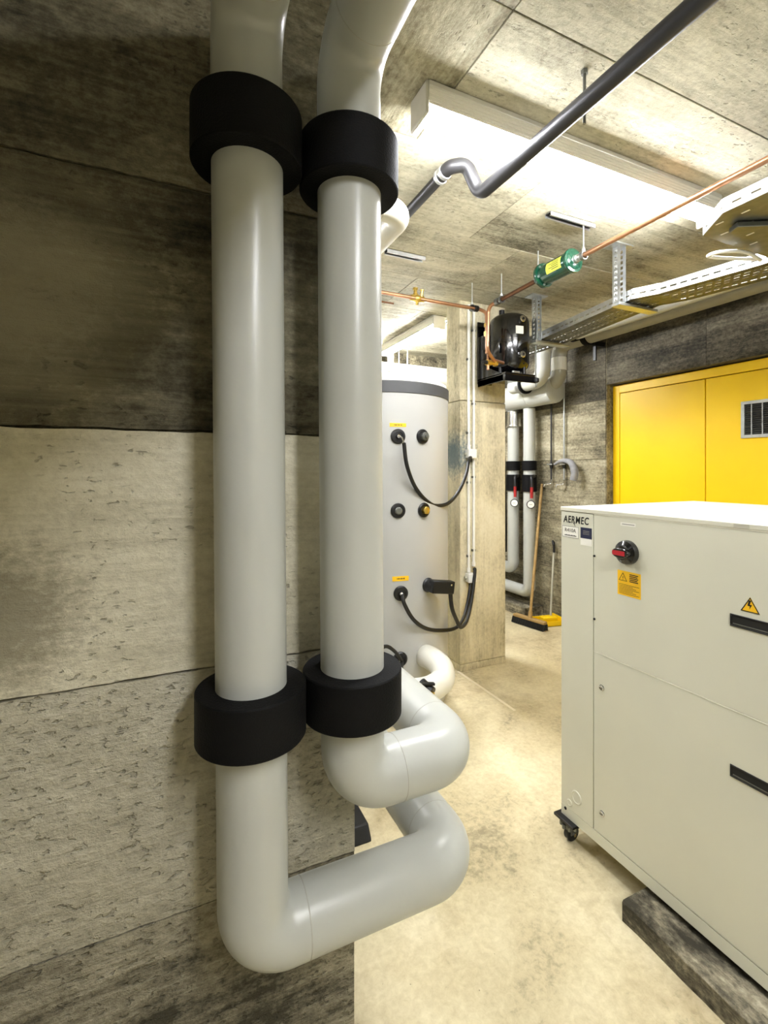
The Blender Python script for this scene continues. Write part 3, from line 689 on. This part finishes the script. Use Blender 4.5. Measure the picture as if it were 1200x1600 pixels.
pl_ = m.build('tray_base', M['steel_dk'], r, smooth=0)
m = MB()
for i in range(5):
    for j in range(9):
        x = 1.93 + .1 * i; y = 1.12 - .09 * j + .04 * (i % 2)
        m.box((x - .004, y - .014, 2.4495), (x + .004, y + .014, 2.4503))
m.build('slot', M['white'], pl_, smooth=0)
tag(MB().bar((1.98, 1.10, 2.435), (2.42, .86, 2.435), .05, .02).build('support_arm', M['steel_dk'], bevel=.003), 'grey steel support arm beneath the angled cable tray', 'bracket')
tag(MB().tube(spline([(2.36, 1.20, 2.42), (2.22, 1.19, 2.425), (2.14, 1.24, 2.43), (2.16, 1.30, 2.44), (2.28, 1.29, 2.45), (2.42, 1.25, 2.455)], 8), .0075, 12).build('white_cable', M['white'], smooth=60), 'white cable loop hanging between the two cable trays', 'cable')
for k, (dx, mt_) in enumerate(((.05, 'black'), (.09, 'grey_pipe'), (.13, 'white'), (.17, 'black'))):
    rr = .007 + .002 * (k % 2)
    tag(MB().tube([(2.55 + dx, -.5, 2.456 + rr), (2.50 + dx, 1.26, 2.456 + rr), (2.41 + dx, 1.70, 2.456 + rr), (2.35 + dx, 1.84, 2.456 + rr), (2.36 + dx, 1.94, 2.456 + rr), (2.475 + dx, 2.72, 2.456 + rr), (2.50 + dx, 3.28, 2.456 + rr)], rr, 10).build('tray_cable', M[mt_], smooth=60),
        ['outermost black cable lying in the long cable tray', 'grey cable lying in the long cable tray', 'white cable lying in the long cable tray', 'innermost black cable lying in the long cable tray'][k], 'cable')
def post(x, y, zb, label, wy=.045):
    r = empty('tray_post', (x, y, zb), label, 'bracket')
    MB().box((x - .07, y - .045, CEIL - .011), (x + .07, y + .045, CEIL - .003)).build('top_plate', M['steel'], r, bevel=.001)
    # C channel with slotted webs, open towards the viewer
    for (px, wdx) in ((x - .022, 0), (x + .022, 0)):
        m = MB(); z = zb
        m.box((px - .0015, y - .03, zb), (px + .0015, y - .012, CEIL - .011)); m.box((px - .0015, y + .008, zb), (px + .0015, y + .02, CEIL - .011))
        while z < CEIL - .02:
            m.box((px - .0015, y - .012, z), (px + .0015, y + .008, min(z + .012, CEIL - .011))); z += .03
        m.build('slotted_flange', M['steel'], r, smooth=0)
    m = MB(); m.box((x - .022, y + .018, zb), (x - .006, y + .021, CEIL - .011)); m.box((x + .006, y + .018, zb), (x + .022, y + .021, CEIL - .011)); z = zb
    while z < CEIL - .02:
        m.box((x - .006, y + .018, z), (x + .006, y + .021, min(z + .012, CEIL - .011))); z += .03
    m.build('slotted_web', M['steel'], r, smooth=0)
    MB().box((x - .03, y - .032, zb - .02), (x + .29, y + .024, zb - .004)).build('cantilever_arm', M['steel'], r, bevel=.002)
    return r
post(2.318, 1.885, 2.445, 'near slotted steel post carrying the cable tray, right of the green filter')
post(2.440, 2.675, 2.445, 'far slotted steel post carrying the cable tray, beside the compressor')
# ================================================================== pipes on the right wall
def wall_pipe(pts, r_, label, mat='pvc_white', br=.1, name='insulated_pipe'):
    o = empty(name, pts[-1], label, 'pipe')
    MB().tube(bend(pts, br, 12), r_, 32).build('pipe_jacket', M[mat], o, smooth=60); return o
p2 = wall_pipe([(3.40, -2.4, 2.685), (3.36, 3.38, 2.68), (3.36, 3.38, 2.34), (3.36, 3.7, 2.30)], .068, 'grey-white insulated pipe along the top of the right wall, dropping into the thick horizontal pipe', 'grey_pipe', .11)
MB().lathe([(.069, 0), (.078, .001), (.078, .05), (.069, .051)], (3.36, 3.02, 2.68), (0, 1, 0), 32).build('foam_collar', M['foam'], p2)
MB().lathe([(.0685, 0), (.0695, .001), (.0695, .12), (.0685, .121)], (3.36, 3.38, 2.44), (0, 0, 1), 32).build('jacket_sleeve', M['pvc_white'], p2)
p1 = wall_pipe([(3.20, -2.4, 2.685), (3.16, 3.38, 2.68), (3.16, 3.38, 2.335), (3.16, 3.80, 2.335)], .068, 'white insulated pipe next to it, elbowing back before the thick pipe', 'pvc', .11)
MB().lathe([(.069, 0), (.078, .001), (.078, .05), (.069, .051)], (3.16, 2.98, 2.68), (0, 1, 0), 32).build('foam_collar', M['foam'], p1)
MB().lathe([(.069, 0), (.092, .001), (.092, .022), (.069, .023)], (3.16, 3.60, 2.335), (0, 1, 0), 32).build('foam_collar', M['foam'], p1)
MB().lathe([(.069, 0), (.085, .001), (.085, .05), (.069, .051)], (3.16, 3.63, 2.335), (0, 1, 0), 32).build('steel_collar', M['steel'], p1)
bp = p2
MB().lathe([(.06, 0), (.10, .002), (.122, .015), (.125, .04), (.125, 1.17)], (3.37, 3.42, 2.27), (0, 1, 0), 40).build('thick_jacket', M['pvc'], bp)
MB().lathe([(.126, 0), (.1275, .001), (.1275, .006), (.126, .007)], (3.37, 3.75, 2.27), (0, 1, 0), 40).build('jacket_seam', M['seam'], bp)
tag(MB().box((3.42, 3.02, 2.60), (3.545, 3.05, 2.64)).box((3.43, 3.02, 2.47), (3.445, 3.05, 2.60)).build('pipe_bracket', M['black'], bevel=.002), 'black wall bracket beside the dropping pipe on the right wall', 'bracket')
def riser(x, y, zb, label, r_=.06):
    o = empty('riser_pipe', (x, y, zb), label, 'pipe', None)
    MB().tube(bend([(x, y, 2.14), (x, y, zb), (x, 4.585, zb)], .085, 10), r_, 32).build('pipe_jacket', M['pvc'], o, smooth=60)
    for z0, z1 in ((1.50, 1.60), (1.28, 1.455)):
        MB().lathe([(r_, 0), (r_ + .014, .001), (r_ + .014, z1 - z0 - .001), (r_, z1 - z0)], (x, y, z0), (0, 0, 1), 32).build('foam_collar', M['foam'], o)
    v = MB().tube(bend([(x, y - .07, 1.44), (x - .07, y - .11, 1.44), (x - .075, y - .12, 1.33)], .04), .018, 12).build('valve_neck', M['black'], o, smooth=60)
    MB().cyl((x - .075, y - .12, 1.35), (x - .075, y - .12, 1.22), .016, 12).build('valve_lever', M['red_dk'], v)
    g = MB().lathe([(.04, 0), (.042, .004), (.042, .018), (.038, .02)], (x - .06, y - .09, 1.155), (-.65, -.75, 0), 24).build('thermometer', M['black'], o)
    d = Vector((-.65, -.75, 0)).normalized()
    MB().lathe([(.034, .0195), (.034, .021), (0, .0212)], (x - .06, y - .09, 1.155), d, 24).build('dial', M['paper'], g)
    c = Vector((x - .06, y - .09, 1.155)) + d * .022; tv = d.cross(Vector((0, 0, 1)))
    MB().bar(c - tv * .012, c + tv * .016, .001, .003).build('needle', M['ink'], g)
    return o
riser(3.41, 4.09, .44, 'white riser pipe with black collars close to the column, the left and shorter one')
riser(3.41, 3.84, .235, 'white riser pipe with black collars on the right, reaching nearly to the floor')
tag(MB().lathe([(.075, 0), (.088, .001), (.088, .012), (.082, .014), (.082, .16), (.075, .162)], (3.41, 4.09, 1.97), (0, 0, 1), 32).build('metal_sleeve', M['chrome']), 'shiny metal sleeve at the top of the left riser pipe', 'sleeve')
tag(MB().tube(spline([(3.36, 4.2, 1.97), (3.33, 4.19, 1.8), (3.36, 4.2, 1.6), (3.38, 4.22, 1.3), (3.4, 4.23, .9), (3.4, 4.23, .6)], 6), .03, 14).build('black_hose', M['rubber'], smooth=60), 'black hose running down beside the left riser pipe', 'hose')
tag(MB().box((3.30, 3.78, 0), (3.54, 4.585, .10)).build('pipe_plinth', M['curb'], smooth=0, bevel=.004), 'dark concrete plinth at the foot of the right wall below the pipes', 'plinth')
# taps
for k, (y, lb) in enumerate(((3.64, 'left thin steel water pipe with tap handle on the right wall'), (3.47, 'right thin steel water pipe with tap handle on the right wall'))):
    o = empty('water_pipe', (3.515, y, 1.34), lb, 'pipe')
    MB().cyl((3.515, y, 1.40), (3.515, y, 2.66), .009, 12).build('tube', M['dkgrey'] if k == 0 else M['steel'], o, smooth=60)
    h = MB().lathe([(.014, -.03), (.018, -.01), (.018, .01), (.014, .03)], (3.515, y, 1.55), (0, 0, 1), 14).build('valve_body', M['black'], o)
    MB().bar((3.49, y + .03, 1.56), (3.49, y - .035, 1.56), .014, .012).build('tap_handle', M['steel'], h, bevel=.003)
    MB().tube(bend([(3.515, y, 1.41), (3.515, y, 1.365), (3.47, y + .045, 1.355), (3.465, y + .05, 1.335)], .012), .010, 12).build('outlet_elbow', M['chrome'], o, smooth=60)
cs = MB().tube(spline([(3.50, 3.58, 1.56), (3.48, 3.48, 1.59), (3.47, 3.39, 1.59), (3.46, 3.32, 1.56), (3.46, 3.285, 1.48), (3.46, 3.30, 1.41)], 8), [.012 + .022 * min(1, i / 30) for i in range(41)], 14)
tag(cs.build('draped_cloth', M['cloth'], smooth=60), 'grey cloth draped over the tap handles on the right wall', 'cloth')
# broom
bm_ = empty('broom', (3.17, 3.56, 0), 'wooden broom with black bristles leaning on the right wall', 'broom')
a = Vector((3.135, 3.74, 0)); b_ = Vector((3.205, 3.39, 0)); up = Vector((0, 0, 1))
MB().bar(a + up * .072, b_ + up * .072, .055, .026).build('broom_head', M['wood'], bm_, bevel=.006)
m = MB(); n = 40
for i in range(n + 1):
    for j in (-1, 0, 1):
        p = a + (b_ - a) * (i / n) + Vector((.018 * j, 0, 0)); m.cyl(p + up * .060, p + up * .004 + Vector((.012 * j - .01, random.uniform(-.006, .006), 0)), .0065, 5)
tag(m.build('bristles', M['black'], bm_), kind='stuff')
MB().cyl((3.17, 3.56, .08), (3.50, 3.755, 1.36), .0135, 14).build('broom_handle', M['wood'], bm_, smooth=60)
MB().cyl((3.17, 3.56, .08), (3.185, 3.569, .14), .02, 14).build('handle_socket', M['wood'], bm_)
# dustpan and brush
dpn = empty('dustpan', (3.33, 3.46, 0), 'yellow long-handled dustpan on the floor at the right wall', 'dustpan')
pf = lambda a_, b2, d_: Vector((3.235 + a_, 3.50 + b2, d_))
MB().prism([(0, -.02), (.22, -.06), (.25, .10), (.02, .16)], pf, .004, .010).build('pan', M['yellow'], dpn)
MB().prism([(.22, -.06), (.235, -.06), (.265, .10), (.25, .10)], pf, .004, .08).build('pan_back', M['yellow'], dpn, bevel=.003)
MB().prism([(0, -.02), (.22, -.06), (.22, -.05), (.002, -.012)], pf, .004, .05).build('pan_side', M['yellow'], dpn)
MB().prism([(.02, .16), (.25, .10), (.25, .09), (.02, .15)], pf, .004, .055).build('pan_side', M['yellow'], dpn)
MB().prism([(.05, .0), (.20, -.03), (.22, .05), (.06, .08)], pf, .03, .085).build('pan_hood', M['yellow'], dpn, bevel=.01)
MB().cyl((3.40, 3.53, .07), (3.51, 3.60, .70), .010, 12).build('stick', M['grey_lbl'], dpn, smooth=60)
MB().tube(bend([(3.505, 3.592, .68), (3.515, 3.605, .78), (3.49, 3.60, .80), (3.485, 3.575, .76)], .015), .012, 10).build('hook_grip', M['black'], dpn, smooth=60)
# black rubber channel beyond the wall end
tag(MB().prism([(1.76, 0), (2.5, 0), (2.5, .05), (1.80, .05)], lambda a_, b2, d_: Vector((d_, a_, b2)), .50, .752).build('rubber_ramp', M['rubber'], bevel=.006), 'black rubber block on the floor just behind the left wall end', 'block')
# ================================================================== chiller cabinet
XC = 1.472; Y1 = 1.468; Y0 = -.32; ZB = .095; ZTOP = 1.352; XB = 2.33
ch = empty('chiller_cabinet', (1.9, .57, ZB), 'large cream sheet-metal chiller cabinet lettered AERMEC', 'machine')
F = lambda y, z, d: Vector((XC - d, y, z))
MB().box((XC + .012, Y0 + .01, ZB + .01), (XB - .01, Y1 - .004, ZTOP - .03)).build('inner_frame', M['gap'], ch)
MB().box((XC - .002, Y0 - .004, 1.3345), (XB, Y1 + .004, ZTOP)).build('top_cover', M['cream'], ch, bevel=.003)
MB().box((XC, 1.3085, ZB + .042), (XC + .02, Y1, 1.3325)).build('corner_panel', M['cream'], ch, bevel=.0015)
MB().box((XC, Y0, .8155), (XC + .02, 1.3055, 1.3325)).build('upper_door', M['cream'], ch, bevel=.002)
MB().box((XC, Y0, .139), (XC + .02, 1.3055, .8125)).build('lower_door', M['cream'], ch, bevel=.002)
MB().box((XC, Y0, ZB), (XC + .02, 1.3055, .136)).box((XC, 1.3055, ZB), (XC + .02, Y1, .136)).build('base_rail', M['cream'], ch)
MB().box((XC + .002, Y0, ZB), (XC + .30, Y1, ZB + .004)).build('base_lip', M['cream'], ch)
MB().box((XC + .02, Y1 - .006, ZB), (XB, Y1, 1.333)).build('end_panel', M['cream'], ch)
MB().box((XB - .006, Y0, ZB), (XB, Y1 - .006, 1.333)).build('back_panel', M['cream'], ch)
MB().box((XC + .02, Y0, ZB), (XB - .006, Y0 + .006, 1.333)).build('end_panel', M['cream'], ch)
for z in (1.3328, .8128): MB().box((XC - .0012, Y0, z - .0004), (XC + .004, 1.3055, z + .0022)).build('folded_edge', M['cream_edge'], ch)
# recessed grips
for y, z0, z1 in ((.8255, 1.0545, 1.0895), (.8255, .622, .657)):
    g = MB(); y2 = y - .22
    for lo, hi in (((y2, z0), (y, z0 + .004)), ((y2, z1 - .004), (y, z1)), ((y2, z0 + .004), (y2 + .004, z1 - .004)), ((y - .004, z0 + .004), (y, z1 - .004))):
        g.box((XC - .0025, lo[0], lo[1]), (XC + .004, hi[0], hi[1]))
    go = g.build('grip_frame', M['black'], ch, bevel=.001)
    MB().box((XC - .0006, y2 + .003, z0 + .003), (XC + .002, y - .003, z1 - .003)).build('grip_recess', M['gap'], go)
    MB().box((XC - .0022, y2 + .004, z0 + .007), (XC - .0005, y - .008, z0 + .010)).build('grip_lip', M['steel_dk'], go)
# rotary main switch
sy, sz = 1.158, 1.212
sw = MB().lathe([(.043, 0), (.043, .010), (.040, .018), (.026, .026), (.024, .034), (0, .034)], (XC, sy, sz), (-1, 0, 0), 36).build('rotary_switch', M['black_gloss'], ch)
pts_ = []
for k in range(24):
    a = 2 * math.pi * k / 24; pts_.append((sy + .032 * math.cos(a), sz + .0185 * math.sin(a)))
MB().prism(pts_, F, .022, .044).build('switch_knob', M['black_gloss'], sw, bevel=.003)
MB().prism([(sy + .028, sz - .008), (sy + .028, sz + .008), (sy - .021, sz + .008), (sy - .021, sz - .008)], F, .0435, .0448).build('knob_insert', M['red'], sw)
# fasteners
for y, z in ((1.302, 1.176), (1.302, .937)):
    MB().lathe([(.0042, 0), (.0042, .004), (0, .005)], (XC, y - .001, z), (-1, 0, 0), 10).build('screw', M['black'], ch)
for y, z in ((1.268, .69), (1.266, .222)):
    q_ = MB().lathe([(.0115, 0), (.0115, .0015), (.009, .003), (.008, .006), (0, .007)], (XC, y, z), (-1, 0, 0), 18).build('quarter_turn_lock', M['chrome'], ch)
    MB().bar((XC - .0075, y - .006, z), (XC - .0075, y + .006, z), .001, .002).build('slot', M['gap'], q_)
for y, z, r_ in ((1.388, .205, .026), (1.424, .162, .014)):
    MB().lathe([(r_, 0), (r_ - .001, .002), (r_ - .004, .003), (r_ - .006, .001), (0, .0015)], (XC, y, z), (-1, 0, 0), 28).build('blanking_plug', M['cream'], ch)
MB().cyl((XC, 1.445, .127), (XC - .002, 1.445, .127), .006, 12).build('screw', M['gap'], ch)
# lettering and stickers
RT = (R(90), 0, R(-90))
text('AERMEC', .040, M['ink'], ch, RT, (XC - .0006, 1.392, 1.302), off=.0006, shear=.12, sx=.78)
MB().prism([(1.4055, 1.292), (1.4005, 1.292), (1.3935, 1.276), (1.3995, 1.284)], F, .0003, .0009).build('lettering_tail', M['ink'], ch)
def sticker(name, y0, y1, z0, z1, mat, par=ch, d=.0006): return MB().prism([(y0, z0), (y1, z0), (y1, z1), (y0, z1)], F, .0001, d).build(name, M[mat], par)
s1 = sticker('refrigerant_label', 1.463, 1.377, 1.230, 1.276, 'paper')
m = MB()
for lo, hi in (((1.4625, 1.2305), (1.3775, 1.2317)), ((1.4625, 1.2743), (1.3775, 1.2755)), ((1.4625, 1.2305), (1.4613, 1.2755)), ((1.3787, 1.2305), (1.3775, 1.2755))):
    m.prism([(lo[0], lo[1]), (hi[0], lo[1]), (hi[0], hi[1]), (lo[0], hi[1])], F, .0006, .0009)
m.build('border', M['ink'], s1)
text('R410A', .021, M['ink'], s1, RT, (XC - .0009, 1.420, 1.259), off=-.0002)
m = MB()
for k in range(9): m.prism([(1.449 - .0068 * k, 1.237), (1.4435 - .0068 * k, 1.237), (1.4435 - .0068 * k, 1.2405 + .001 * (k % 2)), (1.449 - .0068 * k, 1.2405 + .001 * (k % 2))], F, .0006, .0009)
m.build('print', M['ink'], s1)
s2 = sticker('maker_sticker', 1.368, 1.314, 1.236, 1.278, 'navy'); sticker('maker_sticker', 1.368, 1.314, 1.209, 1.2355, 'paper')
m = MB()
for k in range(3): m.prism([(1.356, 1.252 + .006 * k), (1.326, 1.252 + .006 * k), (1.326, 1.2535 + .006 * k), (1.356, 1.2535 + .006 * k)], F, .0006, .0009)
m.build('print', M['grey_pipe'], s2)
s3 = sticker('white_sticker', 1.188, 1.128, 1.3035, 1.3155, 'paper')
m = MB()
for k in range(10): m.prism([(1.181 - .005 * k, 1.308), (1.178 - .005 * k, 1.308), (1.178 - .005 * k, 1.311), (1.181 - .005 * k, 1.311)], F, .0006, .0009)
m.build('print', M['ink'], s3)
s4 = sticker('warning_label', 1.2, 1.108, 1.057, 1.144, 'yellow_lbl')
def tri_ring(cy, cz, s_, t_, par, d0, d1, mat='ink'):
    h = s_ * .866; O = [(cy + s_ / 2, cz - h / 3), (cy - s_ / 2, cz - h / 3), (cy, cz + 2 * h / 3)]
    k = 1 - t_ * 6 / (s_ * 1.732) ; I = [(cy + (y - cy) * k, cz + (z - cz) * k) for y, z in O]
    m = MB(); vs = []
    for d_ in (d0, d1): vs += [F(y, z, d_) for y, z in O + I]
    fs = []
    for i in range(3):
        j = (i + 1) % 3; fs += [(i, j, 3 + j, 3 + i), (6 + i, 9 + i, 9 + j, 6 + j), (i, 6 + i, 6 + j, j), (3 + i, 3 + j, 9 + j, 9 + i)]
    return m.add(vs, fs).build('triangle_border', M[mat], par)
tri_ring(1.178, 1.118, .034, .0016, s4, .0006, .0010); text('!', .020, M['ink'], s4, RT, (XC - .0008, 1.178, 1.117))
m = MB()
def ln(y0, y1, z, h): m.prism([(y0, z), (y1, z), (y1, z + h), (y0, z + h)], F, .0006, .0009)
for k in range(5): ln(1.152, 1.118 + .003 * (k % 2), 1.133 - .006 * k, .0032)
for k in range(7): ln(1.194, 1.114 + .012 * ((k * 2) % 3), 1.095 - .0052 * k, .0014)
m.build('print', M['ink'], s4)
sc_, zc = .774, 1.1265
hv = MB().prism([(sc_ + .024, zc - .0215), (sc_ - .024, zc - .0215), (sc_, zc + .0215)], F, .0001, .0006).build('high_voltage_sign', M['yellow_lbl'], ch)
tri_ring(sc_, zc - .0072, .0485, .0024, hv, .0006, .0010)
MB().prism([(sc_ + .003, zc + .012), (sc_ - .003, zc + .012), (sc_ + .001, zc), (sc_ - .005, zc), (sc_ + .0015, zc - .013), (sc_ + .0005, zc - .004), (sc_ + .0065, zc - .004)][::-1], F, .0006, .0010).build('lightning_bolt', M['ink'], hv)
MB().box((XC - .0028, .775, 1.337), (XC - .0018, .815, 1.349)).build('grey_sticker', M['grey_lbl'], ch)
# castors and curb
def castor(x, y, label):
    o = empty('levelling_castor', (x, y, 0), label, 'castor')
    MB().box((x - .045, y - .05, .083), (x + .055, y + .05, .0945)).build('mounting_plate', M['black'], o, bevel=.002)
    for dy in (-.016, .016): MB().box((x - .018, y + dy - .002, .03), (x + .018, y + dy + .002, .084)).build('fork_cheek', M['steel_dk'], o, bevel=.001)
    wv = MB().lathe([(.024, -.012), (.030, -.010), (.030, .010), (.024, .012)], (x, y, .0302), (0, 1, 0), 24).build('wheel', M['rubber'], o)
    MB().cyl((x, y - .021, .0302), (x, y + .021, .0302), .007, 10).build('axle', M['chrome'], o)
    m = MB()
    for k in range(8):
        a = 2 * math.pi * k / 8; q = Vector((x - .01 + .03 * math.cos(a), y + .03 * math.sin(a), .058)); m.cyl(q, q + Vector((0, 0, .016)), .007, 8)
    m.cyl((x - .01, y, .058), (x - .01, y, .074), .028, 20)
    m.build('levelling_wheel', M['steel_dk'], o)
castor(1.492, 1.435, 'black levelling castor under the far left corner of the cabinet')
castor(2.25, 1.40, 'black levelling castor under the far right corner of the cabinet')
cb = MB(); n = 30; vs = []; fs = []
for k in range(n + 1):
    y = 1.105 - (1.105 + .5) * k / n; j = random.uniform(-.0025, .0025); x0 = 1.378 - .012 * k / n * 1.0
    vs += [(x0 + j, y, 0), (x0 + j, y, .063), (x0 + .006 + j, y, .069), (1.62, y, .069), (1.62, y, 0)]
for k in range(n):
    for c in range(5): fs.append((5 * k + c, 5 * k + (c + 1) % 5, 5 * k + 5 + (c + 1) % 5, 5 * k + 5 + c))
fs += [(0, 1, 2, 3, 4), tuple(5 * n + c for c in (4, 3, 2, 1, 0))]
tag(cb.add(vs, fs).build('concrete_curb', M['curb'], smooth=0), 'rough concrete beam lying under the near part of the cream cabinet', 'beam')
tag(MB().box((1.56, -.25, .0692), (2.25, 1.0, .0948)).build('rubber_pad', M['rubber'], bevel=.003), 'black rubber pad between the concrete beam and the cabinet', 'pad')
# groups for the repeated kinds
GR = {'hanger_rod': 'threaded rods hanging from the ceiling', 'black_cable': 'black cables on the grey tank', 'junction_box': 'white junction boxes on the column',
      'conduit': 'light grey conduits on the column', 'riser_pipe': 'riser pipes on the right wall', 'tray_cable': 'cables lying in the long cable tray',
      'tray_post': 'slotted posts of the cable tray', 'water_pipe': 'thin water pipes with taps on the right wall', 'copper_pipe': 'copper refrigerant pipes',
      'levelling_castor': 'castors under the cream cabinet', 'ceiling_rail': 'mounting rails on the ceiling'}
for o in bpy.data.objects:
    if o.parent is None and o.name.split('.')[0] in GR: o['group'] = GR[o.name.split('.')[0]]
